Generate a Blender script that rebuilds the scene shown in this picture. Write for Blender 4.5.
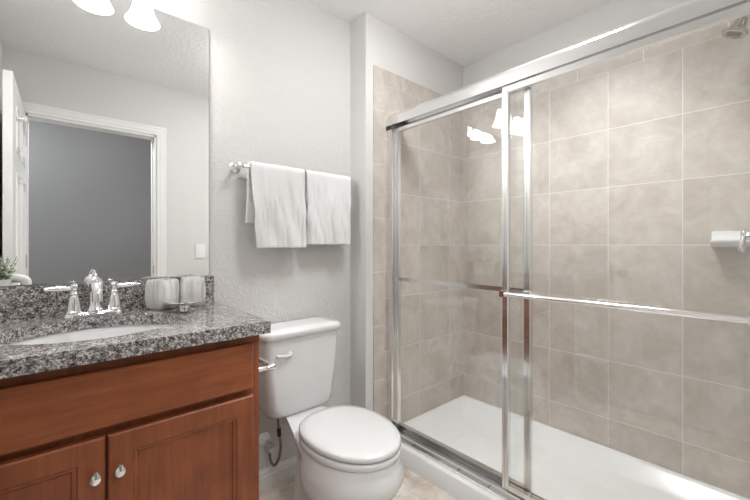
import bpy, bmesh, math, random
from mathutils import Vector, Matrix, noise
random.seed(7)
PI = math.pi
for o in list(bpy.data.objects): bpy.data.objects.remove(o)
S = bpy.context.scene
C = S.collection

# ---------------------------------------------------------------- camera, world, exposure, large lights
CAM_H = 1.162
cam = bpy.data.cameras.new('camera'); cam_o = bpy.data.objects.new('camera', cam); C.objects.link(cam_o)
cam.sensor_width = 36.0; cam.lens = 364.0 / 750.0 * 36.0; cam.shift_y = -5.0 / 750.0
cam.clip_start = 0.02
cam_o.location = (0, 0, CAM_H)
cam_o.rotation_euler = (PI / 2, 0, -math.atan2(.664, .748))
S.camera = cam_o

w = bpy.data.worlds.new('world'); S.world = w; w.use_nodes = True
w.node_tree.nodes['Background'].inputs[0].default_value = (.9, .93, 1, 1)
w.node_tree.nodes['Background'].inputs[1].default_value = 0.3

S.view_settings.view_transform = 'Standard'; S.view_settings.look = 'None'
S.view_settings.exposure = 0.18; S.view_settings.gamma = 1.0
S.view_settings.use_curve_mapping = False

SHADE_EMIT = 9.0        # frosted glass shades of the vanity light
BULB_W = 2.2            # watts of each bulb
CEIL_FILL_EMIT = 49.0           # flush ceiling light, added out of view to brighten the room
SHOWER_FILL_W = 7.0          # unseen can light, added as fill over the shower
FILL_W = 14.0           # unseen fill light added in the hall, aimed in through the doorway
HALL_WASH_W = 14.0            # area light without a fixture, added to brighten the hallway

def area(name, loc, rot, size, watts, col=(1, 1, 1), size_y=None):
    l = bpy.data.lights.new(name, 'AREA'); l.energy = watts; l.color = col
    l.shape = 'DISK' if size_y is None else 'RECTANGLE'; l.size = size
    if size_y: l.size_y = size_y
    o = bpy.data.objects.new(name, l); C.objects.link(o); o.location = loc; o.rotation_euler = rot
    return o
area('shower_fill', (1.66, .60, 2.432), (0, 0, 0), .22, SHOWER_FILL_W, (.98, .99, 1)).data.spread = math.radians(105)
area('hall_wash', (-.6, -.60, 2.42), (0, 0, 0), .35, HALL_WASH_W, (.99, .99, 1))
area('doorway_fill', (.22, -.42, 2.27), (math.radians(48), 0, math.radians(-25)), .5, FILL_W, (1, .995, .985), .2)

# ---------------------------------------------------------------- materials
def new_mat(name):
    m = bpy.data.materials.new(name); m.use_nodes = True
    nt = m.node_tree; b = nt.nodes['Principled BSDF']
    return m, nt, b
def simple(name, col, rough=.5, metal=0, coat=0, spec=.5, emit=None, estr=0, sheen=0):
    m, nt, b = new_mat(name)
    b.inputs['Base Color'].default_value = (*col, 1); b.inputs['Roughness'].default_value = rough
    b.inputs['Metallic'].default_value = metal; b.inputs['Coat Weight'].default_value = coat
    b.inputs['Specular IOR Level'].default_value = spec
    b.inputs['Sheen Weight'].default_value = sheen
    if emit: b.inputs['Emission Color'].default_value = (*emit, 1); b.inputs['Emission Strength'].default_value = estr
    return m
def N(nt, t, **k):
    n = nt.nodes.new(t)
    for a, v in k.items():
        if a.startswith('i_'): n.inputs[a[2:].replace('_', ' ')].default_value = v
        else: setattr(n, a, v)
    return n
def coord(nt):
    return N(nt, 'ShaderNodeNewGeometry').outputs['Position']
def noise_n(nt, vec, scale, detail=2, rough=.5, dist=0):
    n = N(nt, 'ShaderNodeTexNoise'); n.inputs['Scale'].default_value = scale; n.inputs['Detail'].default_value = detail
    n.inputs['Roughness'].default_value = rough; n.inputs['Distortion'].default_value = dist
    nt.links.new(vec, n.inputs['Vector']); return n
def ramp(nt, fac, stops, interp='LINEAR'):
    r = N(nt, 'ShaderNodeValToRGB'); r.color_ramp.interpolation = interp
    e = r.color_ramp.elements
    while len(e) < len(stops): e.new(.5)
    for q, (p, c) in zip(e, stops): q.position = p; q.color = (*c, 1)
    nt.links.new(fac, r.inputs[0]); return r.outputs[0]
def math_n(nt, op, a, b=None, c=None):
    n = N(nt, 'ShaderNodeMath', operation=op)
    for i, v in enumerate((a, b, c)):
        if v is None: continue
        if isinstance(v, (int, float)): n.inputs[i].default_value = v
        else: nt.links.new(v, n.inputs[i])
    return n.outputs[0]
def mixc(nt, fac, a, b, mode='MIX'):
    n = N(nt, 'ShaderNodeMix', data_type='RGBA', blend_type=mode)
    for sock, v in ((n.inputs[0], fac), (n.inputs[6], a), (n.inputs[7], b)):
        if isinstance(v, (int, float)): sock.default_value = v
        elif isinstance(v, tuple): sock.default_value = (*v, 1)
        else: nt.links.new(v, sock)
    return n.outputs[2]
def bump(nt, b, h, strength, dist):
    n = N(nt, 'ShaderNodeBump'); n.inputs['Strength'].default_value = strength; n.inputs['Distance'].default_value = dist
    nt.links.new(h, n.inputs['Height']); nt.links.new(n.outputs[0], b.inputs['Normal'])

def textured_paint(name, col, scale, strength, dist, rough=.75):
    m, nt, b = new_mat(name); p = coord(nt)
    b.inputs['Base Color'].default_value = (*col, 1); b.inputs['Roughness'].default_value = rough
    b.inputs['Specular IOR Level'].default_value = .3
    n1 = noise_n(nt, p, scale, 3, .55, .4)
    h = ramp(nt, n1.outputs[0], [(.40, (0, 0, 0)), (.62, (1, 1, 1))])
    bump(nt, b, h, strength, dist); return m
M_WALL = textured_paint('orange_peel_paint', (.64, .63, .612), 80, .5, .0026)
M_CEIL = textured_paint('ceiling_knockdown', (.90, .90, .895), 42, .42, .004)
M_WALL2 = textured_paint('plain_wall_paint', (.66, .652, .635), 90, .18, .0012)
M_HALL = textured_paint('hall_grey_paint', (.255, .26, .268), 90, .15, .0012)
M_TRIM = simple('white_trim_paint', (.80, .80, .79), .35)
M_PORC = simple('white_porcelain', (.74, .742, .74), .10, coat=.4)
M_SEAT = simple('white_seat_enamel', (.68, .683, .68), .16, coat=.3)
M_ACRYL = simple('white_acrylic', (.76, .76, .755), .22)
M_CHROME = simple('polished_chrome', (.86, .86, .87), .07, metal=1)
M_ALU = simple('bright_aluminium', (.84, .84, .84), .17, metal=1)
M_BRUSH = simple('brushed_nickel', (.50, .485, .47), .22, metal=1)
M_DARK = simple('black_gasket', (.02, .02, .022), .5)
M_MIRROR = simple('mirror_silver', (.93, .935, .93), 0.0, metal=1)
M_EDGE = simple('mirror_edge', (.10, .11, .11), .3)
M_PLAST = simple('white_plastic', (.82, .82, .81), .3)
M_HOSE = simple('braided_steel_hose', (.24, .21, .19), .35, metal=.7)
M_SHADE = simple('frosted_lit_glass', (.9, .9, .9), .4, emit=(1, .99, .98), estr=SHADE_EMIT)
M_CLAY = simple('white_clay_pot', (.72, .72, .70), .5)
M_LEAF = simple('sage_leaf', (.28, .35, .23), .6)
M_BUD = simple('pale_blossom', (.66, .70, .60), .7)
M_STEM = simple('green_stem', (.20, .24, .14), .7)
M_CEIL_FILL = simple('ceiling_fill_glow', (.9, .9, .9), .4, emit=(.99, .99, 1), estr=CEIL_FILL_EMIT)  # glow of the added ceiling dome

def glass_mat():
    m = bpy.data.materials.new('clear_shower_glass'); m.use_nodes = True; nt = m.node_tree
    nt.nodes.remove(nt.nodes['Principled BSDF']); out = nt.nodes['Material Output']
    g = N(nt, 'ShaderNodeNewGeometry'); ior = N(nt, 'ShaderNodeMapRange')
    nt.links.new(g.outputs['Backfacing'], ior.inputs[0]); ior.inputs[3].default_value = 1.62; ior.inputs[4].default_value = 1 / 1.62
    fr = N(nt, 'ShaderNodeFresnel'); nt.links.new(ior.outputs[0], fr.inputs[0])
    t = N(nt, 'ShaderNodeBsdfTransparent'); t.inputs[0].default_value = (.985, .992, .988, 1)
    gl = N(nt, 'ShaderNodeBsdfGlossy'); gl.inputs['Roughness'].default_value = 0.0; gl.inputs[0].default_value = (1, 1, 1, 1)
    mx = N(nt, 'ShaderNodeMixShader'); nt.links.new(fr.outputs[0], mx.inputs[0])
    nt.links.new(t.outputs[0], mx.inputs[1]); nt.links.new(gl.outputs[0], mx.inputs[2]); nt.links.new(mx.outputs[0], out.inputs[0])
    return m
M_GLASS = glass_mat()

def granite():
    m, nt, b = new_mat('speckled_granite'); p = coord(nt)
    v = N(nt, 'ShaderNodeTexVoronoi'); v.inputs['Scale'].default_value = 260; v.feature = 'F1'; v.inputs['Randomness'].default_value = 1
    wob = noise_n(nt, p, 120, 2); add = N(nt, 'ShaderNodeMix', data_type='VECTOR')
    add.inputs[0].default_value = .012
    nt.links.new(p, add.inputs[4]); nt.links.new(wob.outputs[1], add.inputs[5]); nt.links.new(add.outputs[1], v.inputs['Vector'])
    sep = N(nt, 'ShaderNodeSeparateColor'); nt.links.new(v.outputs['Color'], sep.inputs[0])
    c1 = ramp(nt, sep.outputs[0], [(0, (.022, .016, .014)), (.24, (.060, .042, .035)), (.42, (.17, .135, .118)), (.60, (.36, .325, .30)), (.78, (.62, .60, .58))], 'CONSTANT')
    n2 = noise_n(nt, p, 70, 3, .6)
    f = ramp(nt, n2.outputs[0], [(.38, (.0, .0, .0)), (.54, (1, 1, 1))])
    c2 = mixc(nt, f, mixc(nt, .5, c1, (.035, .028, .026)), mixc(nt, .22, c1, (.66, .64, .625)))
    nt.links.new(c2, b.inputs['Base Color']); b.inputs['Roughness'].default_value = .13; b.inputs['Coat Weight'].default_value = .3
    return m
M_GRAN = granite()

def wood(name, axis):
    m, nt, b = new_mat(name); p = coord(nt)
    mp = N(nt, 'ShaderNodeMapping'); nt.links.new(p, mp.inputs[0])
    mp.inputs['Scale'].default_value = (1.2, 14, 14) if axis == 'x' else (14, 14, 1.2)
    n1 = noise_n(nt, mp.outputs[0], 2.6, 6, .62, .8)
    n2 = noise_n(nt, p, 5.5, 3, .55, .3)
    c1 = ramp(nt, n1.outputs[0], [(.25, (.185, .050, .018)), (.52, (.265, .079, .029)), (.80, (.33, .108, .043))])
    c2 = ramp(nt, n2.outputs[0], [(.3, (.74, .72, .70)), (.72, (1.16, 1.15, 1.13))])
    nt.links.new(mixc(nt, 1.0, c1, c2, 'MULTIPLY'), b.inputs['Base Color'])
    b.inputs['Roughness'].default_value = .36; b.inputs['Specular IOR Level'].default_value = .4
    return m
M_WOODX = wood('cherry_wood_horizontal', 'x'); M_WOODZ = wood('cherry_wood_vertical', 'z')

def tile(name, axis, u0, v0, pu=.3035, pv=.305, base=((.46, .405, .355), (.62, .57, .525)), rough=.42, grout=(.80, .78, .75), gw=.0025, seed=0):
    """square stone look tile; axis picks the wall's horizontal world axis, 'f' is a floor"""
    m, nt, b = new_mat(name); p = coord(nt)
    s = N(nt, 'ShaderNodeSeparateXYZ'); nt.links.new(p, s.inputs[0])
    U = s.outputs[0] if axis in 'xf' else s.outputs[1]; V = s.outputs[2] if axis != 'f' else s.outputs[1]
    u = math_n(nt, 'DIVIDE', math_n(nt, 'SUBTRACT', U, u0), pu); v = math_n(nt, 'DIVIDE', math_n(nt, 'SUBTRACT', V, v0), pv)
    def edge(t, pitch):
        f = math_n(nt, 'FRACT', t); d = math_n(nt, 'MINIMUM', f, math_n(nt, 'SUBTRACT', 1.0, f)); return math_n(nt, 'MULTIPLY', d, pitch)
    d = math_n(nt, 'MINIMUM', edge(u, pu), edge(v, pv))
    g = math_n(nt, 'LESS_THAN', d, gw / 2)
    cb = N(nt, 'ShaderNodeCombineXYZ'); nt.links.new(math_n(nt, 'FLOOR', u), cb.inputs[0]); nt.links.new(math_n(nt, 'FLOOR', v), cb.inputs[1]); cb.inputs[2].default_value = seed
    wn = N(nt, 'ShaderNodeTexWhiteNoise', noise_dimensions='3D'); nt.links.new(cb.outputs[0], wn.inputs[0])
    sc = N(nt, 'ShaderNodeVectorMath', operation='SCALE'); nt.links.new(wn.outputs['Color'], sc.inputs[0]); sc.inputs['Scale'].default_value = 9
    ad = N(nt, 'ShaderNodeVectorMath', operation='ADD'); nt.links.new(p, ad.inputs[0]); nt.links.new(sc.outputs[0], ad.inputs[1])
    n1 = noise_n(nt, ad.outputs[0], 5.5, 7, .62, .9); n2 = noise_n(nt, ad.outputs[0], 26, 5, .6, .3)
    c = ramp(nt, n1.outputs[0], [(.30, base[0]), (.70, base[1])])
    c = mixc(nt, 1.0, c, ramp(nt, n2.outputs[0], [(.3, (.93, .925, .92)), (.7, (1.06, 1.06, 1.06))]), 'MULTIPLY')
    tone = math_n(nt, 'MULTIPLY_ADD', wn.outputs['Value'], .07, .965)
    tc = N(nt, 'ShaderNodeVectorMath', operation='SCALE'); nt.links.new(c, tc.inputs[0]); nt.links.new(tone, tc.inputs['Scale'])
    nt.links.new(mixc(nt, g, tc.outputs[0], grout), b.inputs['Base Color'])
    nt.links.new(math_n(nt, 'MULTIPLY_ADD', g, .4, rough), b.inputs['Roughness'])
    h = math_n(nt, 'MINIMUM', math_n(nt, 'DIVIDE', d, gw), 1.0)
    bump(nt, b, h, .35, .0015)
    return m
M_TILE_BACK = tile('shower_tile_back', 'y', 1.53 - .3035 * 6, 1.162 - .305 * 4)
M_TILE_END = tile('shower_tile_end', 'x', 1.423 - .3035 * 2, 1.162 - .305 * 4, seed=4)
M_TILE_COL = tile('shower_tile_column', 'x', .9, 1.0095 - .305 * 4, pu=5, seed=9)
M_TILE_TOPX = tile('shower_tile_border_end', 'x', 1.575 - .3035, 0, pv=5, seed=12)
M_TILE_TOPY = tile('shower_tile_border_back', 'y', 1.53 - .3035 * 6 + .15, 0, pv=5, seed=14)
M_FLOOR = tile('floor_tile', 'f', .93, .02, .33, .33, base=((.42, .34, .27), (.86, .81, .75)), rough=.28, grout=(.5, .45, .4), seed=3)

def terry():
    m, nt, b = new_mat('white_terry_cloth'); p = coord(nt)
    b.inputs['Base Color'].default_value = (.76, .76, .755, 1); b.inputs['Roughness'].default_value = .95; b.inputs['Sheen Weight'].default_value = .4
    b.inputs['Specular IOR Level'].default_value = .1
    n1 = noise_n(nt, p, 420, 3, .7); bump(nt, b, n1.outputs[0], .55, .003); return m
M_TERRY = terry()
def streaky():
    m, nt, b = new_mat('streaked_white_ceramic'); p = coord(nt)
    mp = N(nt, 'ShaderNodeMapping'); nt.links.new(p, mp.inputs[0]); mp.inputs['Scale'].default_value = (60, 60, 4)
    n1 = noise_n(nt, mp.outputs[0], 1.5, 4, .6, .6)
    nt.links.new(ramp(nt, n1.outputs[0], [(.36, (.46, .45, .435)), (.50, (.62, .61, .59)), (.66, (.72, .71, .69))]), b.inputs['Base Color'])
    b.inputs['Roughness'].default_value = .3; return m
M_STREAK = streaky()

# ---------------------------------------------------------------- mesh helpers
BASE = {}
def finish(name, bm, mat, parent=None, bevel=0, seg=2, smooth=True, ang=35):
    if bevel:
        es = [e for e in bm.edges if len(e.link_faces) == 2 and e.calc_face_angle(0) > math.radians(28)]
        bmesh.ops.bevel(bm, geom=es, offset=bevel, segments=seg, affect='EDGES', profile=.5, clamp_overlap=True)
    bmesh.ops.recalc_face_normals(bm, faces=bm.faces)
    me = bpy.data.meshes.new(name); 
    base = BASE.get(parent.name, Vector()) if parent else Vector()
    if base.length: bmesh.ops.translate(bm, verts=bm.verts, vec=-base)
    bm.to_mesh(me); bm.free()
    me.materials.append(mat)
    if smooth:
        me.shade_smooth()
        try: me.set_sharp_from_angle(angle=math.radians(ang))
        except Exception: pass
    o = bpy.data.objects.new(name, me); C.objects.link(o)
    if parent: o.parent = parent
    BASE[o.name] = base.copy()
    return o
def thing(name, label, cat, loc, group=None):
    o = bpy.data.objects.new(name, None); C.objects.link(o); o.location = loc; o.empty_display_size = .05
    o['label'] = label; o['category'] = cat
    if group: o['group'] = group
    BASE[o.name] = Vector(loc); return o
def tag(o, label, cat, group=None):
    o['label'] = label; o['category'] = cat
    if group: o['group'] = group
    return o
def struct(name, bm, mat, parent=None, **k):
    o = finish(name, bm, mat, parent, **k)
    if parent is None: o['kind'] = 'structure'
    return o
def box(bm, x0, x1, y0, y1, z0, z1):
    vs = [bm.verts.new((x, y, z)) for x in (x0, x1) for y in (y0, y1) for z in (z0, z1)]
    for f in ((0, 1, 3, 2), (4, 6, 7, 5), (0, 4, 5, 1), (2, 3, 7, 6), (0, 2, 6, 4), (1, 5, 7, 3)):
        bm.faces.new([vs[i] for i in f])
def B(*boxes):
    bm = bmesh.new()
    for b in boxes: box(bm, *b)
    return bm
def frame_for(d):
    d = d.normalized(); up = Vector((0, 0, 1)) if abs(d.z) < .95 else Vector((1, 0, 0))
    a = d.cross(up).normalized(); return a, d.cross(a).normalized()
def tube(bm, pts, r, n=12, caps=True):
    pts = [Vector(p) for p in pts]; rs = r if isinstance(r, (list, tuple)) else [r] * len(pts); prev = None; rings = []
    for i, p in enumerate(pts):
        d = (pts[min(i + 1, len(pts) - 1)] - pts[max(i - 1, 0)]).normalized()
        if i == 0: a, b = frame_for(d)
        else:
            a = (prev - d * prev.dot(d)).normalized(); b = d.cross(a)
        prev = a
        rings.append([bm.verts.new(p + (a * math.cos(t) + b * math.sin(t)) * rs[i]) for t in [2 * PI * k / n for k in range(n)]])
    for q, s in zip(rings, rings[1:]):
        for k in range(n): bm.faces.new((q[k], q[(k + 1) % n], s[(k + 1) % n], s[k]))
    if caps: bm.faces.new(rings[0][::-1]); bm.faces.new(rings[-1])
def lathe(bm, prof, origin, axis=(0, 0, 1), n=32, sx=1, sy=1):
    """prof: list of (radius, height along axis)"""
    ax = Vector(axis).normalized(); a, b = frame_for(ax); o = Vector(origin); rings = []
    for r, h in prof:
        if r < 1e-6: rings.append([bm.verts.new(o + ax * h)])
        else: rings.append([bm.verts.new(o + ax * h + a * math.cos(2 * PI * k / n) * r * sx + b * math.sin(2 * PI * k / n) * r * sy) for k in range(n)])
    for q, s in zip(rings, rings[1:]):
        for k in range(n):
            k2 = (k + 1) % n
            if len(q) == 1 and len(s) == 1: continue
            if len(q) == 1: bm.faces.new((q[0], s[k2], s[k]))
            elif len(s) == 1: bm.faces.new((q[k], q[k2], s[0]))
            else: bm.faces.new((q[k], q[k2], s[k2], s[k]))
def loft(bm, rings, cap0=True, cap1=True):
    R = [[bm.verts.new(p) for p in r] for r in rings]; n = len(R[0])
    for q, s in zip(R, R[1:]):
        for k in range(n): bm.faces.new((q[k], q[(k + 1) % n], s[(k + 1) % n], s[k]))
    if cap0: bm.faces.new(R[0][::-1])
    if cap1: bm.faces.new(R[-1])
    return R
def rrect(cx, cy, hx, hy, r, z, n=8, rot=0):
    pts = []
    for (sx, sy, a0) in ((1, 1, 0), (-1, 1, PI / 2), (-1, -1, PI), (1, -1, 1.5 * PI)):
        for k in range(n + 1):
            a = a0 + PI / 2 * k / n
            pts.append(((hx - r) * sx + r * math.cos(a), (hy - r) * sy + r * math.sin(a)))
    c, s = math.cos(rot), math.sin(rot)
    return [(cx + x * c - y * s, cy + x * s + y * c, z) for x, y in pts]
def smooth_path(pts, k=6):
    pts = [Vector(p) for p in pts]; out = []
    for i in range(len(pts) - 1):
        p0, p1, p2, p3 = pts[max(i - 1, 0)], pts[i], pts[i + 1], pts[min(i + 2, len(pts) - 1)]
        for j in range(k):
            t = j / k
            out.append(.5 * ((2 * p1) + (p2 - p0) * t + (2 * p0 - 5 * p1 + 4 * p2 - p3) * t * t + (3 * p1 - p0 - 3 * p2 + p3) * t ** 3))
    out.append(pts[-1]); return out

# ---------------------------------------------------------------- room shell
YW, XR, YE, XB, ZC = 1.668, 1.29, 1.53, 2.202, 2.44
XL = -.235; DX0, DX1, DH = -.13, .62, 2.03
struct('floor', B((XL - .1, XB + .1, -.11, YW + .1, -.05, 0)), M_FLOOR, smooth=False)
struct('ceiling', B((XL - .1, XB + .1, -.11, YW + .1, ZC, ZC + .05)), M_CEIL, smooth=False)
struct('wall_back', B((XL - .1, XR, YW, YW + .1, 0, ZC)), M_WALL, smooth=False)
struct('wall_shower_end', B((XR, XB + .1, YE, YW + .1, 0, ZC)), M_WALL2, smooth=False)
struct('wall_shower_back', B((XB, XB + .1, -.1, YE, 0, ZC)), M_WALL2, smooth=False)
struct('wall_left', B((XL - .1, XL, .0, YW, 0, ZC)), M_WALL2, smooth=False)
struct('wall_front', B((XL - .1, DX0, -.11, 0, 0, ZC), (DX1, XB + .1, -.11, 0, 0, ZC), (DX0, DX1, -.11, 0, DH, ZC)), M_WALL2, smooth=False)
# tiled surround
ts = struct('trim_1', B((XB - .008, XB, .01, YE - .008, .085, 2.077)), M_TILE_BACK, smooth=False)
finish('border_tiles', B((XB - .009, XB, .01, YE - .008, 2.077, 2.167)), M_TILE_TOPY, ts, smooth=False)
te = struct('trim_2', B((1.423, XB - .008, YE - .008, YE, .0, 2.077)), M_TILE_END, smooth=False)
finish('border_tiles', B((1.423, XB - .008, YE - .009, YE, 2.077, 2.167)), M_TILE_TOPX, te, smooth=False)
finish('bullnose_column', B((1.343, 1.423, YE - .009, YE, 0, 2.167)), M_TILE_COL, te, bevel=.003)
tv = struct('trim_3', B((1.423, XB - .008, 0, .008, .085, 2.077)), M_TILE_END, smooth=False)
finish('border_tiles', B((1.423, XB - .008, 0, .009, 2.077, 2.167)), M_TILE_TOPX, tv, smooth=False)
finish('bullnose_column', B((1.343, 1.423, 0, .009, 0, 2.167)), M_TILE_COL, tv, bevel=.003)
# baseboards
def baseboard(name, x0, x1, ywall, s):
    bm = bmesh.new(); prof = [(0, 0), (.015, 0), (.015, .050), (.011, .056), (.011, .066), (.006, .078), (.004, .084), (0, .084)]
    R = [[(x, ywall + s * d, z) for d, z in prof] for x in (x0, x1)]
    loft(bm, R); return struct(name, bm, M_TRIM, ang=20)
baseboard('baseboard_back', .51, XR, YW, -1)
baseboard('baseboard_front', .705, 1.34, 0, 1)
bm = bmesh.new(); prof = [(0, 0), (.015, 0), (.015, .050), (.011, .056), (.011, .066), (.006, .078), (.004, .084), (0, .084)]
loft(bm, [[(XR - d, y, z) for d, z in prof] for y in (YE, YW - .016)]); struct('baseboard_return', bm, M_TRIM, ang=20)
# doorway casing
def casing(y, s, name):
    bm = bmesh.new(); prof = [(.004, 0), (.004, .009), (.010, .011), (.024, .012), (.028, .015), (.052, .017), (.058, .019), (.066, .019), (.070, .016), (.070, 0)]
    R = []
    for d, t in prof: R.append([(DX0 - d, y + s * t, 0), (DX0 - d, y + s * t, DH + d), (DX1 + d, y + s * t, DH + d), (DX1 + d, y + s * t, 0)])
    V = [[bm.verts.new(p) for p in q] for q in R]
    for q, w_ in zip(V, V[1:] + V[:1]):
        for k in range(3): bm.faces.new((q[k], q[k + 1], w_[k + 1], w_[k]))
    for k in (0, 3): bm.faces.new([q[k] for q in V])
    return struct(name, bm, M_TRIM, smooth=False)
casing(0, 1, 'trim_4'); casing(-.11, -1, 'trim_5')
jb = struct('trim_6', B((DX0 - .001, DX0 + .012, -.11, .001, 0, DH), (DX1 - .012, DX1 + .001, -.11, .001, 0, DH), (DX0, DX1, -.11, .001, DH - .012, DH + .001),
       (DX1 - .022, DX1 - .012, -.075, -.04, 0, DH - .012)), M_TRIM, smooth=False)
finish('strike_plate', B((DX1 - .0135, DX1 - .0115, -.034, -.006, .93, 1.0)), M_BRUSH, jb, smooth=False)
# hallway beyond the doorway
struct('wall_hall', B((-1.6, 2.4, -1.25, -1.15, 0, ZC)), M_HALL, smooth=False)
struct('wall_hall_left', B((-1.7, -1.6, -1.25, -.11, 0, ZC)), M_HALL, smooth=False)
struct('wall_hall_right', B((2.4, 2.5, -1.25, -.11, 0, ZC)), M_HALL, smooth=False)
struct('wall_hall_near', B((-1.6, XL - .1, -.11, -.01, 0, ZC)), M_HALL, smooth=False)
struct('floor_hall', B((-1.6, 2.4, -1.15, -.11, -.05, 0)), M_FLOOR, smooth=False)
struct('ceiling_hall', B((-1.6, 2.4, -1.15, -.11, ZC, ZC + .05)), M_CEIL, smooth=False)

# open door leaf
door = bpy.data.objects.new('door_1', None); C.objects.link(door); door['kind'] = 'structure'; door.location = (DX0 + .004, .022, .01)
BASE[door.name] = Vector((0, 0, 0)); door.rotation_euler = (0, 0, math.radians(1.2))
DW, DT, DHH = .80, .035, DH - .03
bm = B((-DT, 0, 0, DW, 0, DHH))
finish('door_leaf', bm, M_TRIM, door, bevel=.0015, smooth=False)
bm = bmesh.new()
for y0, y1 in ((.10, .33), (.415, .645)):
    for z0, z1 in ((.16, .80), (.93, 1.53), (1.64, 1.88)):
        for sx, a, b_ in ((0, .0, .006),):
            for q in range(2):
                i = q * .030
                R = [[(0, y0 + i, z0 + i), (0, y1 - i, z0 + i), (0, y1 - i, z1 - i), (0, y0 + i, z1 - i)],
                     [(.005, y0 + i + .006, z0 + i + .006), (.005, y1 - i - .006, z0 + i + .006), (.005, y1 - i - .006, z1 - i - .006), (.005, y0 + i + .006, z1 - i - .006)],
                     [(.0, y0 + i + .012, z0 + i + .012), (.0, y1 - i - .012, z0 + i + .012), (.0, y1 - i - .012, z1 - i - .012), (.0, y0 + i + .012, z1 - i - .012)]]
                loft(bm, R, cap0=False, cap1=False)
finish('panel_moulding', bm, M_TRIM, door, ang=10)
bm = bmesh.new(); lathe(bm, [(0, 0), (.026, 0), (.026, .006), (.012, .010), (.012, .03), (.024, .04), (.026, .052), (.018, .062), (0, .064)], (0, DW - .06, .95), (1, 0, 0))
finish('door_knob', bm, M_BRUSH, door)
for z in (.2, 1.0, 1.8):
    finish('hinge', B((-.002, .003, -.002, .035, z, z + .09)), M_BRUSH, door, smooth=False)
hk = thing('robe_hook', 'small white robe hook near the top of the open white door', 'hook', (-.142, .66, 1.825))
bm = bmesh.new(); lathe(bm, [(0, 0), (.02, 0), (.02, .004), (.007, .008), (.007, .025), (.014, .032), (.014, .038), (0, .042)], (-.137, .66, 1.825), (1, 0, 0), 20)
finish('hook_body', bm, M_PLAST, hk)

# ---------------------------------------------------------------- mirror
mr = thing('wall_mirror', 'large frameless wall mirror above the granite backsplash', 'mirror', (.14, YW, 1.03))
finish('mirror_glass', B((XL + .005, .510, YW - .0062, YW - .006, 1.030, 2.100)), M_MIRROR, mr, smooth=False)
finish('mirror_backing', B((XL + .005, .511, YW - .006, YW - .0002, 1.0295, 2.1005)), M_EDGE, mr, smooth=False)

# ---------------------------------------------------------------- vanity cabinet
van = thing('vanity_cabinet', 'cherry brown two door bathroom vanity cabinet under the granite top', 'cabinet', (.13, 1.40, 0))
finish('cabinet_body', B((.489, .507, 1.153, YW - .002, .0, .8785), (XL + .002, XL + .02, 1.153, YW - .002, .0, .8785), (XL + .02, .489, 1.216, YW - .002, .10, .118), (XL + .02, .489, YW - .010, YW - .002, .118, .74)), M_WOODZ, van, smooth=False)
finish('face_frame', B((.455, .507, 1.143, 1.153, .0, .8785), (XL + .002, XL + .045, 1.143, 1.153, .0, .8785), (XL + .045, .455, 1.143, 1.153, .84, .8785), (XL + .045, .455, 1.143, 1.153, .675, .715), (.08, .125, 1.143, 1.153, .10, .675), (XL + .045, .455, 1.143, 1.153, .10, .13)), M_WOODZ, van, smooth=False)
finish('toe_kick', B((XL + .0205, .4885, 1.20, 1.2155, 0, .0995)), M_WOODX, van, smooth=False)
def slab(bm, x0, x1, z0, z1, y0=1.115, y1=1.1345, c=.006):
    R = [[(x0, y1, z0), (x1, y1, z0), (x1, y1, z1), (x0, y1, z1)], [(x0, y0 + c, z0), (x1, y0 + c, z0), (x1, y0 + c, z1), (x0, y0 + c, z1)],
         [(x0 + c, y0, z0 + c), (x1 - c, y0, z0 + c), (x1 - c, y0, z1 - c), (x0 + c, y0, z1 - c)]]
    loft(bm, R)
bm = bmesh.new(); slab(bm, XL + .012, .478, .707, .849)
finish('drawer_front', bm, M_WOODX, van, smooth=False)
def cab_door(x0, x1, kx):
    z0, z1 = .118, .688; y0, y1 = 1.115, 1.1345; s = .052; c = .004
    bm = bmesh.new()
    def ring(i, y): return [(x0 + i, y, z0 + i), (x1 - i, y, z0 + i), (x1 - i, y, z1 - i), (x0 + i, y, z1 - i)]
    R = [ring(0, y1), ring(0, y0 + c), ring(c, y0), ring(s, y0), ring(s + .003, y0 + .004), ring(s + .011, y0 + .005), ring(s + .014, y0 + .010), ring(s + .016, y0 + .010)]
    loft(bm, R)
    d = finish('door', bm, M_WOODZ, van, smooth=False)
    k = bmesh.new(); lathe(k, [(0, 0), (.007, 0), (.006, .008), (.0105, .013), (.0125, .018), (.0105, .023), (.005, .026), (0, .0265)], (kx, y0 + .0005, .600), (0, -1, 0), 24, sy=1, sx=1)
    for v in k.verts: v.co.z = .600 + (v.co.z - .600) * 1.25
    finish('knob', k, M_CHROME, d)
cab_door(.1045, .478, .127); cab_door(XL + .012, .0985, .078)

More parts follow.
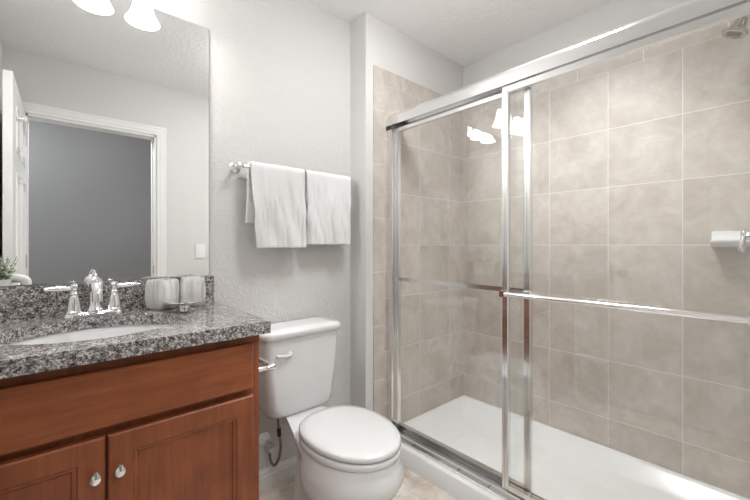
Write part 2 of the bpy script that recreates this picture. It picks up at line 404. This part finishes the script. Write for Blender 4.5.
ct = thing('granite_countertop', 'speckled grey and brown granite vanity countertop with backsplash', 'countertop', (.13, 1.38, .879))
CX, CY_, CA, CB = .105, 1.376, .226, .185
def counter():
    x0, x1, y0, y1, zb, zt = XL + .002, .527, 1.100, YW - .001, .879, .917
    bm = bmesh.new(); angs = [2 * PI * k / 96 for k in range(96)]
    for x, y in ((x0, y0), (x1, y0), (x1, y1), (x0, y1)): angs.append(math.atan2(y - CY_, x - CX) % (2 * PI))
    angs = sorted(set(angs)); T = []; Bo = []; ti = []; bi = []
    for a in angs:
        c, s = math.cos(a), math.sin(a)
        t = min([(x1 - CX) / c if c > 1e-9 else 9, (x0 - CX) / c if c < -1e-9 else 9, (y1 - CY_) / s if s > 1e-9 else 9, (y0 - CY_) / s if s < -1e-9 else 9])
        ox, oy = CX + t * c, CY_ + t * s; r = 1 / math.sqrt((c / CA) ** 2 + (s / CB) ** 2)
        ix, iy = CX + r * c, CY_ + r * s
        T.append(bm.verts.new((ox, oy, zt))); Bo.append(bm.verts.new((ox, oy, zb))); ti.append(bm.verts.new((ix, iy, zt))); bi.append(bm.verts.new((ix, iy, zb)))
    n = len(angs)
    for k in range(n):
        j = (k + 1) % n
        bm.faces.new((T[k], T[j], ti[j], ti[k])); bm.faces.new((Bo[k], bi[k], bi[j], Bo[j]))
        bm.faces.new((T[k], Bo[k], Bo[j], T[j])); bm.faces.new((ti[k], ti[j], bi[j], bi[k]))
    return bm
finish('counter_slab', counter(), M_GRAN, ct, bevel=.0022)
finish('backsplash', B((XL + .002, .527, YW - .021, YW - .001, .917, 1.0275)), M_GRAN, ct, bevel=.0015)

snk = thing('sink_basin', 'white oval undermount sink set in the granite counter', 'sink', (CX, CY_, .74))
bm = bmesh.new(); rings = []
for f, z in ((1.10, .8785), (1.03, .8785), (1.01, .872), (.985, .85), (.93, .81), (.82, .772), (.62, .752), (.35, .744), (.12, .742)):
    rings.append([(CX + CA * f * math.cos(t), CY_ + CB * f * math.sin(t), z) for t in [2 * PI * k / 64 for k in range(64)]])
loft(bm, rings, cap0=False); 
so = finish('basin', bm, M_PORC, snk); md = so.modifiers.new('thick', 'SOLIDIFY'); md.thickness = .008; md.offset = -1
bm = bmesh.new(); lathe(bm, [(0, .004), (.008, .004), (.012, .002), (.022, .004), (.026, .001), (.026, 0)], (CX, CY_, .7425)); finish('drain', bm, M_CHROME, snk)

# ---------------------------------------------------------------- faucet
FX, FY = .112, 1.598
fa = thing('faucet', 'polished chrome two handle centerset faucet behind the sink', 'faucet', (FX, FY, .9170))
bm = bmesh.new()
loft(bm, [rrect(FX, FY, .086, .028, .0275, .9172), rrect(FX, FY, .086, .028, .0275, .9250), rrect(FX, FY, .082, .024, .0235, .9320), rrect(FX, FY, .078, .020, .0195, .9340)])
finish('base_plate', bm, M_CHROME, fa)
bm = bmesh.new(); lathe(bm, [(.0, 0), (.026, 0), (.026, .006), (.020, .014), (.0175, .03), (.0165, .065), (.018, .076), (.0235, .084), (.0245, .098), (.020, .110), (.011, .117), (.0075, .122), (.0085, .127), (.005, .133), (0, .134)], (FX, FY + .004, .9310), n=32)
finish('spout_column', bm, M_CHROME, fa)
bm = bmesh.new(); pth = smooth_path([(FX, FY, 1.0130), (FX, FY - .035, 1.0290), (FX, FY - .075, 1.0250), (FX, FY - .098, 1.0070), (FX, FY - .104, .9900)], 6)
tube(bm, pth, [.0185 - .005 * i / (len(pth) - 1) for i in range(len(pth))], 20); tube(bm, [(FX, FY - .104, .9940), (FX, FY - .1055, .9770)], .0150, 20)
finish('spout', bm, M_CHROME, fa)
bm = bmesh.new(); tube(bm, [(FX, FY + .021, .9350), (FX, FY + .024, 1.0570)], .0025, 8); lathe(bm, [(0, 0), (.005, .002), (.007, .009), (.005, .016), (0, .018)], (FX, FY + .024, 1.0550), n=16)
finish('lift_rod', bm, M_CHROME, fa)
for s in (-1, 1):
    hx = FX + s * .056
    bm = bmesh.new(); lathe(bm, [(0, 0), (.026, 0), (.026, .004), (.0205, .010), (.0185, .03), (.0145, .052), (.0125, .058), (.0135, .061), (.0135, .066), (.009, .072), (.0085, .078), (.0115, .084), (.012, .092), (.009, .099), (0, .102)], (hx, FY, .9310), n=28)
    h = finish('handle_body', bm, M_CHROME, fa)
    bm = bmesh.new(); L = smooth_path([(hx + s * .006, FY, 1.0150), (hx + s * .03, FY - .004, 1.0160), (hx + s * .055, FY - .008, 1.0175), (hx + s * .076, FY - .010, 1.0170)], 5)
    tube(bm, L, [.0045 + .004 * math.sin(PI * min(1, .15 + .8 * i / (len(L) - 1))) for i in range(len(L))], 14)
    finish('lever', bm, M_CHROME, h)

# ---------------------------------------------------------------- things on the counter
def cup(cx, cy, rot, label, hgt=.112):
    t = thing('tumbler', label, 'tumbler', (cx, cy, .9175), 'streaked ceramic tumblers'); z0 = .9175
    bm = bmesh.new(); h = .042; P_ = []
    for hw, z in ((.034, 0), (.038, .003), (.0425, .012), (.0455, .04), (.0455, .07), (.043, .10), (.041, hgt - .003), (.0395, hgt)): P_.append(rrect(cx, cy, hw, hw, .014, z0 + z, rot=rot))
    for hw, z in ((.037, hgt - .003), (.039, .08), (.040, .04), (.036, .012)): P_.append(rrect(cx, cy, hw, hw, .012, z0 + z, rot=rot))
    loft(bm, P_); finish('cup_body', bm, M_STREAK, t, ang=60)
cup(.320, 1.596, math.radians(30), 'pale streaked ceramic tumbler, left one nearer the faucet, by the backsplash')
cup(.428, 1.598, math.radians(-12), 'pale streaked ceramic tumbler, right one nearer the bare wall, by the backsplash', .114)
sd = thing('soap_dish', 'round footed metal soap dish in front of the two tumblers', 'soap dish', (.367, 1.480, .9175))
bm = bmesh.new(); lathe(bm, [(0, 0), (.034, 0), (.036, .004), (.030, .008), (.018, .014), (.017, .02), (.034, .024), (.058, .029), (.067, .036), (.066, .040), (.058, .038), (.02, .033), (0, .033)], (.367, 1.480, .9175), n=40)
finish('dish', bm, M_CHROME, sd)

st_ = thing('corner_stand', 'narrow white stand between the vanity and the open door', 'stand', (-.158, .955, 0))
finish('stand_top', B((XL + .003, -.083, .852, 1.075, .912, .930)), M_TRIM, st_, bevel=.002)
for x in (XL + .008, -.103):
    for y in (.856, 1.055): finish('leg', B((x, x + .015, y, y + .015, 0, .912)), M_TRIM, st_, smooth=False)
finish('lower_shelf', B((XL + .006, -.087, .855, 1.072, .30, .315)), M_TRIM, st_, smooth=False)
def rolled_towel():
    t = thing('folded_towel', 'folded white towel lying beside the small potted plant, seen in the mirror', 'towel', (-.14, .90, .930))
    bm = bmesh.new(); R = []
    path = smooth_path([(-.200, 0, .945), (-.14, 0, .946), (-.098, 0, .952), (-.088, 0, .975), (-.098, 0, .998), (-.14, 0, 1.010), (-.17, 0, 1.004), (-.188, 0, .988), (-.17, 0, .974), (-.11, 0, .976)], 6)
    for p, q in zip(path, path[1:] + path[-1:]):
        i = path.index(p); d = (path[min(i + 1, len(path) - 1)] - path[max(i - 1, 0)]).normalized(); nrm = Vector((-d.z, 0, d.x)) * .0145
        R.append([(p.x + nrm.x * c, .905 + e, p.z + nrm.z * c) for c, e in ((1, -.045), (1, .045), (.5, .052), (-.5, .052), (-1, .045), (-1, -.045), (-.5, -.052), (.5, -.052))])
    loft(bm, R); finish('towel_cloth', bm, M_TERRY, t, ang=180)
rolled_towel()
def plant():
    t = thing('potted_plant', 'small leafy green and white potted plant on the narrow stand', 'plant', (-.178, 1.018, .9305))
    px, py = -.178, 1.018
    bm = bmesh.new(); lathe(bm, [(0, 0), (.034, 0), (.038, .004), (.043, .075), (.044, .08), (.040, .08), (.037, .07), (0, .068)], (px, py, .9305)); finish('pot', bm, M_CLAY, t)
    st = bmesh.new(); lf = bmesh.new(); bd = bmesh.new()
    for i in range(90):
        a = random.uniform(0, 2 * PI); rr = random.uniform(.005, .052); h = random.uniform(.05, .125)
        top = Vector((max(XL + .012, px + math.cos(a) * rr * 1.25), py + math.sin(a) * rr * 1.0, .99 + h)); p0 = Vector((px + math.cos(a) * rr * .3, py + math.sin(a) * rr * .3, .975))
        tube(st, [p0, (p0 + top) / 2 + Vector((0, 0, .012)), top], .0009, 5)
        for j in range(7):
            q = p0.lerp(top, .35 + .1 * j); az = random.uniform(0, 2 * PI); L = random.uniform(.012, .021)
            d = Vector((math.cos(az), math.sin(az), random.uniform(-.1, .7))).normalized(); s_, u_ = frame_for(d)
            if q.x + d.x * L < XL + .004: continue
            pts = [q, q + d * L * .5 + s_ * L * .3 + u_ * .001, q + d * L, q + d * L * .5 - s_ * L * .3 + u_ * .001, q + d * L * .5 - u_ * .002]
            v = [(bd if j == 6 or random.random() < .3 else lf).verts.new(p) for p in pts] if False else None
            tgt = bd if random.random() < .55 else lf
            v = [tgt.verts.new(p) for p in pts]
            tgt.faces.new((v[0], v[1], v[4])); tgt.faces.new((v[1], v[2], v[4])); tgt.faces.new((v[2], v[3], v[4])); tgt.faces.new((v[3], v[0], v[4]))
    finish('stem', st, M_STEM, t); finish('leaves', lf, M_LEAF, t, smooth=False); finish('blossoms', bd, M_BUD, t, smooth=False)
plant()

# ---------------------------------------------------------------- vanity light above the mirror
vl = thing('vanity_light', 'three shade chrome vanity light lit above the mirror', 'light', (.125, YW, 2.25))
finish('backplate', B((-.02, .27, YW - .022, YW - .0005, 2.235, 2.335)), M_CHROME, vl, bevel=.006, seg=3)
LY = 1.505
for sx in (-.04, .125, .29):
    bm = bmesh.new(); tube(bm, smooth_path([(sx, YW - .018, 2.284), (sx, YW - .07, 2.314), (sx, LY + .01, 2.304), (sx, LY, 2.264)], 6), .007, 14)
    lathe(bm, [(0, .0), (.018, .0), (.026, -.012), (.028, -.03), (.0, -.03)], (sx, LY, 2.267), n=28)
    if sx != .125: tube(bm, [(.125 + (sx - .125) * .85, YW - .018, 2.284), (sx, YW - .018, 2.284)], .007, 12)
    arm = finish('arm', bm, M_CHROME, vl)
    bm = bmesh.new(); out = [(.026, -.022), (.029, -.030), (.033, -.050), (.037, -.080), (.045, -.108), (.057, -.130), (.064, -.142)]
    inn = [(r - .003, z) for r, z in out[::-1]]
    lathe(bm, out + inn, (sx, LY, 2.255), n=40)
    sh = finish('shade', bm, M_SHADE, vl)
    l = bpy.data.lights.new('bulb', 'POINT'); l.energy = BULB_W; l.color = (1, .975, .94); l.shadow_soft_size = .022
    lo = bpy.data.objects.new('bulb', l); C.objects.link(lo); lo.location = (sx, LY, 2.129)

# added ceiling fixtures, out of the frame, as fill for room and shower
cl = thing('added_ceiling_light', 'added unseen flush ceiling light that brightens the room', 'light', (1.10, .84, ZC))
bm = bmesh.new(); lathe(bm, [(0, 0), (.17, 0), (.17, -.03), (.155, -.035), (.152, -.02), (0, -.02)], (1.10, .84, ZC - .0005), n=48); finish('light_base', bm, M_TRIM, cl)
bm = bmesh.new(); lathe(bm, [(.15, -.022), (.152, -.035), (.135, -.060), (.09, -.082), (.04, -.092), (0, -.094)], (1.10, .84, ZC), n=48); finish('fill_dome', bm, M_CEIL_FILL, cl)
cs = thing('added_shower_light', 'added unseen recessed light that brightens the shower', 'light', (1.66, .60, ZC))
bm = bmesh.new(); lathe(bm, [(.112, -.001), (.135, -.001), (.135, -.008), (.112, -.006), (.112, -.001)], (1.66, .60, ZC), n=40); finish('trim_ring', bm, M_TRIM, cs)

# ---------------------------------------------------------------- towel bar and towels
BY, BZ = 1.603, 1.515
tb = thing('towel_bar', 'chrome wall towel bar holding two white hand towels', 'towel bar', (.93, YW, BZ))
bm = bmesh.new(); tube(bm, [(.612, BY, BZ), (1.262, BY, BZ)], .0075, 16); finish('bar', bm, M_CHROME, tb)
for x in (.625, 1.252):
    bm = bmesh.new(); lathe(bm, [(0, 0), (.025, 0), (.026, .004), (.022, .009), (.013, .013), (.009, .02), (.0085, .045), (.012, .052), (.0145, .062), (.013, .074), (.007, .080), (0, .081)], (x, YW - .0005, BZ), (0, -1, 0), 32)
    finish('mount', bm, M_CHROME, tb)
def towel(x0, x1, zf, zb, label, seed, thick, flare=0, lean=0):
    t = thing('hand_towel', label, 'towel', ((x0 + x1) / 2, BY, zf), 'hand towels on the towel bar')
    r = .0082 + thick / 2; path = []
    nb = 14; nf = 26
    for i in range(nb): path.append((BY + r, zb + (BZ - zb) * i / nb, -1))
    for i in range(9):
        a = PI * i / 8; path.append((BY + r * math.cos(a), BZ + r * math.sin(a), 0))
    for i in range(1, nf + 1): path.append((BY - r, BZ - (BZ - zf) * i / nf, i / nf))
    nx = 44; bm = bmesh.new(); G = []
    for (y, z, s) in path:
        row = []
        for k in range(nx + 1):
            u = k / nx; x = x0 + (x1 - x0) * u; dy = 0; dz = 0
            if s > 0:
                x += flare * (1 - u) * s - lean * u * s
                amp = .017 * min(1, s * 2.2)
                dy = -amp * (.6 * noise.noise(Vector((x * 16 + z * 3.5, z * 4, seed))) + .7 * noise.noise(Vector((x * 34 + z * 6, z * 5.5, seed + 5))) + .55 * noise.noise(Vector((x * 70 + z * 4, z * 9, seed + 2)))) - .004 * s
                dy -= .010 * math.exp(-((u - .5 - .25 * s) / .07) ** 2) * s
                dz = .004 * noise.noise(Vector((x * 10, seed, 0))) * s
            elif s < 0:
                zz = (BZ - z) / (BZ - zb); x -= (.010 * (1 - u)) * zz
                dy = .004 * noise.noise(Vector((x * 18, z * 6, seed + 9))) * zz
            else: dy = .002 * noise.noise(Vector((x * 25, 0, seed))); dz = .003 * noise.noise(Vector((x * 22, 1, seed))) + .001
            row.append(bm.verts.new((x, y + dy, z + dz)))
        G.append(row)
    for a, b in zip(G, G[1:]):
        for k in range(nx): bm.faces.new((a[k], a[k + 1], b[k + 1], b[k]))
    o = finish('towel_cloth', bm, M_TERRY, t, ang=180)
    m = o.modifiers.new('thick', 'SOLIDIFY'); m.thickness = thick; m.offset = 0
    m2 = o.modifiers.new('round', 'BEVEL'); m2.width = thick * .42; m2.segments = 3; m2.limit_method = 'ANGLE'; m2.angle_limit = math.radians(50)
towel(.668, .938, 1.150, 1.262, 'white terry hand towel, left and larger of the two on the bar', 3, .017, flare=.026, lean=-.004)
towel(.950, 1.225, 1.166, 1.250, 'white hand towel, right one of the two on the bar, beside the shower', 11, .016, flare=.008, lean=.004)

# ---------------------------------------------------------------- toilet
TX = .872
to = thing('toilet', 'white two piece toilet with closed lid between vanity and shower', 'toilet', (TX, 1.25, 0))
def outline(yf, yc, yb, hw, hb, z, n=64, e=2.0):
    """egg front around yc, narrowing to half width hb at yb"""
    pts = []
    for k in range(n):
        t = k / n * 2
        side = 1 if t < 1 else -1; q = t if t < 1 else 2 - t         # q 0 front .. 1 back
        if q < .5:
            a = q / .5 * PI / 2; x = hw * math.sin(a); y = yc - (yc - yf) * math.cos(a)
        else:
            v = (q - .5) / .5
            if v < .8:
                w_ = v / .8; y = yc + (yb - yc) * w_; sm = w_ * w_ * (3 - 2 * w_); x = hw + (hb - hw) * sm
            else:
                w_ = (v - .8) / .2; y = yb; x = hb * (1 - w_)
        pts.append((TX + side * x, y, z))
    return pts
bm = bmesh.new()
loft(bm, [outline(1.03, 1.14, 1.46, .118, .085, .0), outline(1.03, 1.14, 1.46, .120, .086, .016), outline(1.05, 1.15, 1.45, .102, .078, .042), outline(1.045, 1.16, 1.45, .104, .070, .10),
          outline(1.02, 1.17, 1.44, .116, .066, .155), outline(.975, 1.17, 1.44, .146, .062, .205), outline(.922, 1.17, 1.44, .174, .062, .255), outline(.893, 1.16, 1.44, .187, .062, .305), outline(.893, 1.16, 1.44, .186, .062, .335),
          outline(.902, 1.15, 1.46, .178, .064, .358), outline(.906, 1.15, 1.60, .174, .068, .372), outline(.907, 1.15, 1.62, .173, .070, .384), outline(.912, 1.15, 1.62, .168, .068, .393)])
finish('bowl', bm, M_PORC, to, ang=50)
def oval(yf, yb, hw, z, n=64, back=.80):
    yc = yf + (yb - yf) * .53; pts = []
    for k in range(n):
        a = 2 * PI * k / n; s, c = math.sin(a), math.cos(a)
        if c > 0: pts.append((TX + hw * s, yc - (yc - yf) * c, z))
        else:
            ex = 2 / 2.4; pts.append((TX + math.copysign(abs(s) ** ex, s) * hw, yc + (yb - yc) * abs(c) ** ex, z))
    return pts
bm = bmesh.new(); loft(bm, [oval(.909, 1.338, .169, .3945), oval(.904, 1.343, .174, .400), oval(.904, 1.343, .174, .413), oval(.908, 1.339, .170, .4185)]); finish('seat', bm, M_SEAT, to, ang=60)
bm = bmesh.new(); loft(bm, [oval(.911, 1.342, .166, .4225), oval(.905, 1.348, .1715, .427), oval(.905, 1.348, .1715, .439), oval(.911, 1.342, .166, .4455), oval(.940, 1.31, .145, .4485), oval(1.0, 1.24, .08, .4495)]); finish('lid', bm, M_SEAT, to, ang=60)
for s in (-1, 1):
    bm = bmesh.new(); tube(bm, [(TX + s * .045, 1.350, .402), (TX + s * .08, 1.350, .402)], .010, 14)
    finish('hinge', bm, M_SEAT, to)
def tring(hw, yf, yb, r, z): return rrect(TX, (yf + yb) / 2, hw, (yb - yf) / 2, r, z, 8)
bm = bmesh.new()
loft(bm, [tring(.130, 1.488, 1.615, .04, .3935), tring(.153, 1.473, 1.63, .045, .398), tring(.164, 1.466, 1.64, .045, .414), tring(.168, 1.466, 1.643, .042, .45), tring(.182, 1.462, 1.648, .036, .58), tring(.194, 1.460, 1.65, .032, .748)])
finish('tank', bm, M_PORC, to, ang=50)
bm = bmesh.new()
loft(bm, [tring(.195, 1.458, 1.653, .034, .746), tring(.203, 1.448, 1.657, .040, .752), tring(.206, 1.445, 1.658, .042, .765), tring(.204, 1.447, 1.657, .042, .778), tring(.194, 1.456, 1.650, .036, .786), tring(.15, 1.50, 1.61, .02, .788)])
finish('tank_lid', bm, M_PORC, to, ang=50)
bm = bmesh.new(); lathe(bm, [(0, 0), (.013, 0), (.014, .006), (.010, .014), (0, .016)], (.790, 1.4615, .676), (0, -1, 0), 20)
tube(bm, smooth_path([(.790, 1.450, .676), (.765, 1.447, .675), (.740, 1.447, .679), (.722, 1.448, .681)], 4), [.007] * 4 + [.0065] * 4 + [.0075] * 4 + [.006], 12)
finish('flush_lever', bm, M_PORC, to)
for s in (-1, 1):
    bm = bmesh.new(); lathe(bm, [(.014, 0), (.014, .012), (.008, .018), (0, .019)], (TX + s * .115, 1.22, .01), n=16); finish('bolt_cap', bm, M_PLAST, to)

sv = thing('supply_valve', 'toilet shutoff valve with looped braided hose beside the tank', 'valve', (.765, YW, .23))
bm = bmesh.new(); lathe(bm, [(0, 0), (.031, 0), (.030, .004), (.022, .010), (.012, .012), (0, .012)], (.765, YW - .0005, .228), (0, -1, 0), 28); finish('escutcheon', bm, M_PLAST, sv)
bm = bmesh.new(); tube(bm, [(.765, YW - .01, .228), (.765, YW - .045, .228)], .009, 14); finish('stub_pipe', bm, M_PLAST, sv)
bm = bmesh.new(); tube(bm, [(.765, YW - .04, .228), (.765, YW - .075, .228)], .012, 14); tube(bm, [(.765, YW - .062, .232), (.765, YW - .062, .19)], .009, 12)
lathe(bm, [(0, 0), (.018, 0), (.018, .008), (0, .009)], (.765, YW - .078, .228), (0, -1, 0), 12, sx=1, sy=.6); finish('valve_body', bm, M_CHROME, sv)
bm = bmesh.new(); tube(bm, smooth_path([(.765, YW - .062, .195), (.768, YW - .064, .150), (.785, YW - .068, .122), (.805, YW - .075, .15), (.812, YW - .08, .21), (.800, YW - .085, .29), (.795, YW - .085, .368)], 7), .0062, 12); finish('hose', bm, M_HOSE, sv)
bm = bmesh.new(); tube(bm, [(.795, YW - .085, .362), (.795, YW - .085, .3925)], .015, 8); finish('coupling_nut', bm, M_DARK, sv)
bm = bmesh.new(); tube(bm, [(.803, YW - .083, .262), (.800, YW - .085, .30)], .010, 8); finish('hose_ferrule', bm, M_DARK, sv)

tp = thing('toilet_paper_holder', 'empty chrome toilet paper holder on the vanity side', 'toilet paper holder', (.507, 1.27, .735))
for y in (1.195, 1.345):
    bm = bmesh.new(); lathe(bm, [(0, 0), (.023, 0), (.024, .004), (.018, .009), (.009, .013), (.008, .055), (.012, .062), (.0135, .072), (.011, .082), (0, .086)], (.5075, y, .735), (1, 0, 0), 28); finish('post', bm, M_CHROME, tp)
bm = bmesh.new(); tube(bm, [(.578, 1.205, .735), (.578, 1.335, .735)], .009, 16); finish('roller', bm, M_CHROME, tp)

# ---------------------------------------------------------------- shower
def rectring(x0, x1, y0, y1, r, z): return rrect((x0 + x1) / 2, (y0 + y1) / 2, (x1 - x0) / 2, (y1 - y0) / 2, r, z, 8)
sb = thing('acrylic_tray', 'white acrylic shower base with raised front curb', 'shower tray', (1.79, .77, 0))
bm = bmesh.new(); a0, a1, b0, b1 = 1.385, XB - .0085, .0095, YE - .0095
loft(bm, [rectring(a0, a1, b0, b1, .004, .0), rectring(a0, a1, b0, b1, .004, .088), rectring(a0 + .006, a1 - .001, b0 + .001, b1 - .001, .004, .095), rectring(a0 + .125, a1 - .022, b0 + .022, b1 - .022, .03, .094),
          rectring(a0 + .135, a1 - .030, b0 + .030, b1 - .030, .04, .088), rectring(a0 + .165, a1 - .085, b0 + .085, b1 - .085, .07, .034), rectring(a0 + .18, a1 - .10, b0 + .10, b1 - .10, .08, .027), rectring(1.74, 1.90, .18, .34, .07, .020)])
finish('tray', bm, M_ACRYL, sb, ang=50)
bm = bmesh.new(); lathe(bm, [(0, .002), (.03, .002), (.045, .003), (.05, 0)], (1.82, .26, .021), n=32); finish('drain', bm, M_CHROME, sb)

sf = thing('shower_door_frame', 'bright aluminium shower frame with header, wall jambs and bottom track', 'shower frame', (1.4750, .77, .095))
HX0, HX1 = 1.4370, 1.5150
def extr_y(prof, y0, y1):
    bm = bmesh.new(); loft(bm, [[(x, y0, z) for x, z in prof], [(x, y1, z) for x, z in prof]]); return bm
hd = [(HX0, 1.8410), (HX0, 1.8880), (HX0 + .004, 1.8940), (HX0 + .010, 1.8980), (HX0 + .014, 1.9060), (HX0 + .022, 1.9090), (HX1 - .02, 1.9090), (HX1, 1.9000), (HX1, 1.8370), (HX1 - .004, 1.8370), (HX1 - .004, 1.8630), (HX0 + .004, 1.8630), (HX0 + .004, 1.8410)]
finish('header', extr_y(hd, .0105, YE - .0105), M_ALU, sf, ang=25)
tr = [(1.4090, .0955), (1.4090, .100), (1.4170, .104), (1.4310, .104), (1.4310, .122), (1.4340, .122), (1.4340, .103), (1.4650, .103), (1.4650, .120), (1.4680, .120), (1.4680, .103), (1.4990, .103), (1.4990, .126), (1.5050, .126), (1.5050, .0955)]
trk = finish('bottom_track', extr_y(tr, .0105, YE - .0105), M_ALU, sf, ang=25)
for y in (.86, 1.02, 1.30, 1.40, .4):
    bm = bmesh.new(); lathe(bm, [(0, .0015), (.003, .0018), (.004, 0)], (1.4240, y, .104), n=10); finish('screw', bm, M_DARK, trk)
for ya, yb in ((YE - .048, YE - .0095), (.0095, .036)):
    jm = finish('wall_jamb', B((1.4420, 1.5050, ya, yb, .127, 1.8365)), M_ALU, sf, bevel=.002)
finish('bumper', B((1.4340, 1.4410, YE - .040, YE - .0095, 1.8230, 1.8405)), M_DARK, sf)

def sliding(x, y0, y1, label, bar_side):
    t = thing('sliding_shower_door', label, 'shower door', (x, (y0 + y1) / 2, .126), 'sliding glass shower doors')
    hz = .012; s = .030; z0, z1 = .127 if x > 1.4650 else .125, 1.8330
    finish('glass_pane', B((x - .003, x + .003, y0 + s * .5, y1 - s * .5, z0 + .012, z1 - .012)), M_GLASS, t, smooth=False)
    for a in (y0, y1 - s):
        bm = bmesh.new(); prof = [(x - .013, a + .004), (x - .013, a + s * .42), (x - .009, a + s * .5), (x - .013, a + s * .58), (x - .013, a + s - .004), (x - .009, a + s), (x + .009, a + s), (x + .013, a + s - .004), (x + .013, a + .004), (x + .009, a), (x - .009, a)]
        loft(bm, [[(px, py, z0) for px, py in prof], [(px, py, z1) for px, py in prof]]); finish('stile', bm, M_ALU, t, ang=25)
    finish('top_rail', B((x - hz, x + hz, y0 + s, y1 - s, z1 - .024, z1)), M_ALU, t, bevel=.002)
    finish('bottom_rail', B((x - hz, x + hz, y0 + s, y1 - s, z0, z0 + .022)), M_ALU, t, bevel=.002)
    return t
D1 = sliding(1.4515, .020, .8055, 'outer sliding glass shower door, nearer one, with a round towel bar outside', -1)
D2 = sliding(1.4825, .6945, 1.490, 'inner sliding glass shower door beside the toilet, with flat bar inside', 1)
bm = bmesh.new(); tube(bm, [(1.4150, .055, .957), (1.4150, .783, .957)], .0095, 20)
bar = finish('towel_bar', bm, M_CHROME, D1)
for y in (.056, .787):
    bm = bmesh.new(); box(bm, 1.4040, 1.4385, y - .010, y + .010, .945, .969); finish('bracket', bm, M_CHROME, bar, bevel=.003)
bar = finish('grab_bar', B((1.5150, 1.5250, .728, 1.465, .952, .974)), M_ALU, D2, bevel=.003)
for y in (.722, 1.472):
    finish('bracket', B((1.4955, 1.5260, y - .009, y + .009, .951, .975)), M_CHROME, bar, bevel=.002)

sh = thing('bell_showerhead', 'chrome bell shaped shower head high on the right wall', 'shower head', (1.85, .009, 2.02))
HC = Vector((1.85, .122, 1.928)); dn = Vector((-.10, .42, -1)).normalized()
bm = bmesh.new(); lathe(bm, [(0, .001), (.024, .001), (.028, .004), (.036, .003), (.039, -.002), (.038, -.007), (.026, -.016), (.020, -.030), (.0165, -.048), (.013, -.055), (0, -.056)], HC, dn, 36); finish('head', bm, M_BRUSH, sh)
bm = bmesh.new()
for rr, n in ((.006, 6), (.013, 12), (.020, 18)):
    a_, b_ = frame_for(dn)
    for k in range(n):
        p = HC + (a_ * math.cos(2 * PI * k / n) + b_ * math.sin(2 * PI * k / n)) * rr
        tube(bm, [p + dn * .0005, p + dn * .004], .0012, 6)
finish('nozzles', bm, M_DARK, sh)
top = HC - dn * .052
bm = bmesh.new(); lathe(bm, [(0, -.012), (.010, -.010), (.014, 0), (.010, .010), (0, .012)], top, dn, 20)
tube(bm, smooth_path([tuple(top), (1.852, .075, 2.004), (1.853, .045, 2.020), (1.853, .010, 2.022)], 6), .0085, 14); finish('shower_arm', bm, M_CHROME, sh)
bm = bmesh.new(); lathe(bm, [(0, 0), (.03, 0), (.028, .006), (.012, .012), (0, .012)], (1.853, .0085, 2.022), (0, 1, 0), 28); finish('flange', bm, M_CHROME, sh)

vv = thing('shower_valve', 'chrome single lever shower valve on the right tiled wall', 'shower valve', (1.85, .009, 1.20))
bm = bmesh.new(); lathe(bm, [(0, 0), (.085, 0), (.083, .005), (.05, .014), (.028, .02), (.024, .06), (.018, .066), (.014, .082), (0, .084)], (1.85, .0085, 1.195), (0, 1, 0), 40); finish('escutcheon', bm, M_CHROME, vv)
bm = bmesh.new(); lathe(bm, [(0, -.014), (.010, -.010), (.013, 0), (.010, .010), (0, .014)], (1.85, .095, 1.203), n=20)
L = [(1.85, .097, 1.198), (1.85, .100, 1.18), (1.85, .103, 1.155), (1.85, .105, 1.137)]; tube(bm, smooth_path(L, 5), [.006 + .0035 * math.sin(PI * i / 15 * .9) for i in range(16)], 14); finish('lever', bm, M_CHROME, vv)

cd = thing('wall_soap_dish', 'white ceramic soap ledge fixed to the tiled shower wall', 'soap dish', (XB, .14, 1.18))
bm = bmesh.new()
pr = [(0, 1.150), (-.030, 1.150), (-.058, 1.162), (-.070, 1.176), (-.070, 1.184), (-.062, 1.184), (-.055, 1.178), (-.030, 1.176), (-.022, 1.186), (-.016, 1.218), (0, 1.222)]
loft(bm, [[(XB - .0085 + d, y, z) for d, z in pr] for y in (.055, .062, .208, .215)]); 
finish('ledge', bm, M_PORC, cd, ang=40)

# light switch on the front wall
sw = thing('light_switch', 'white rocker light switch beside the doorway, seen in the mirror', 'switch', (.95, 0, 1.11))
finish('plate', B((.912, .988, .0, .006, 1.05, 1.172)), M_PLAST, sw, bevel=.002)
finish('rocker', B((.933, .967, .005, .010, 1.078, 1.144)), M_PLAST, sw, bevel=.0015)
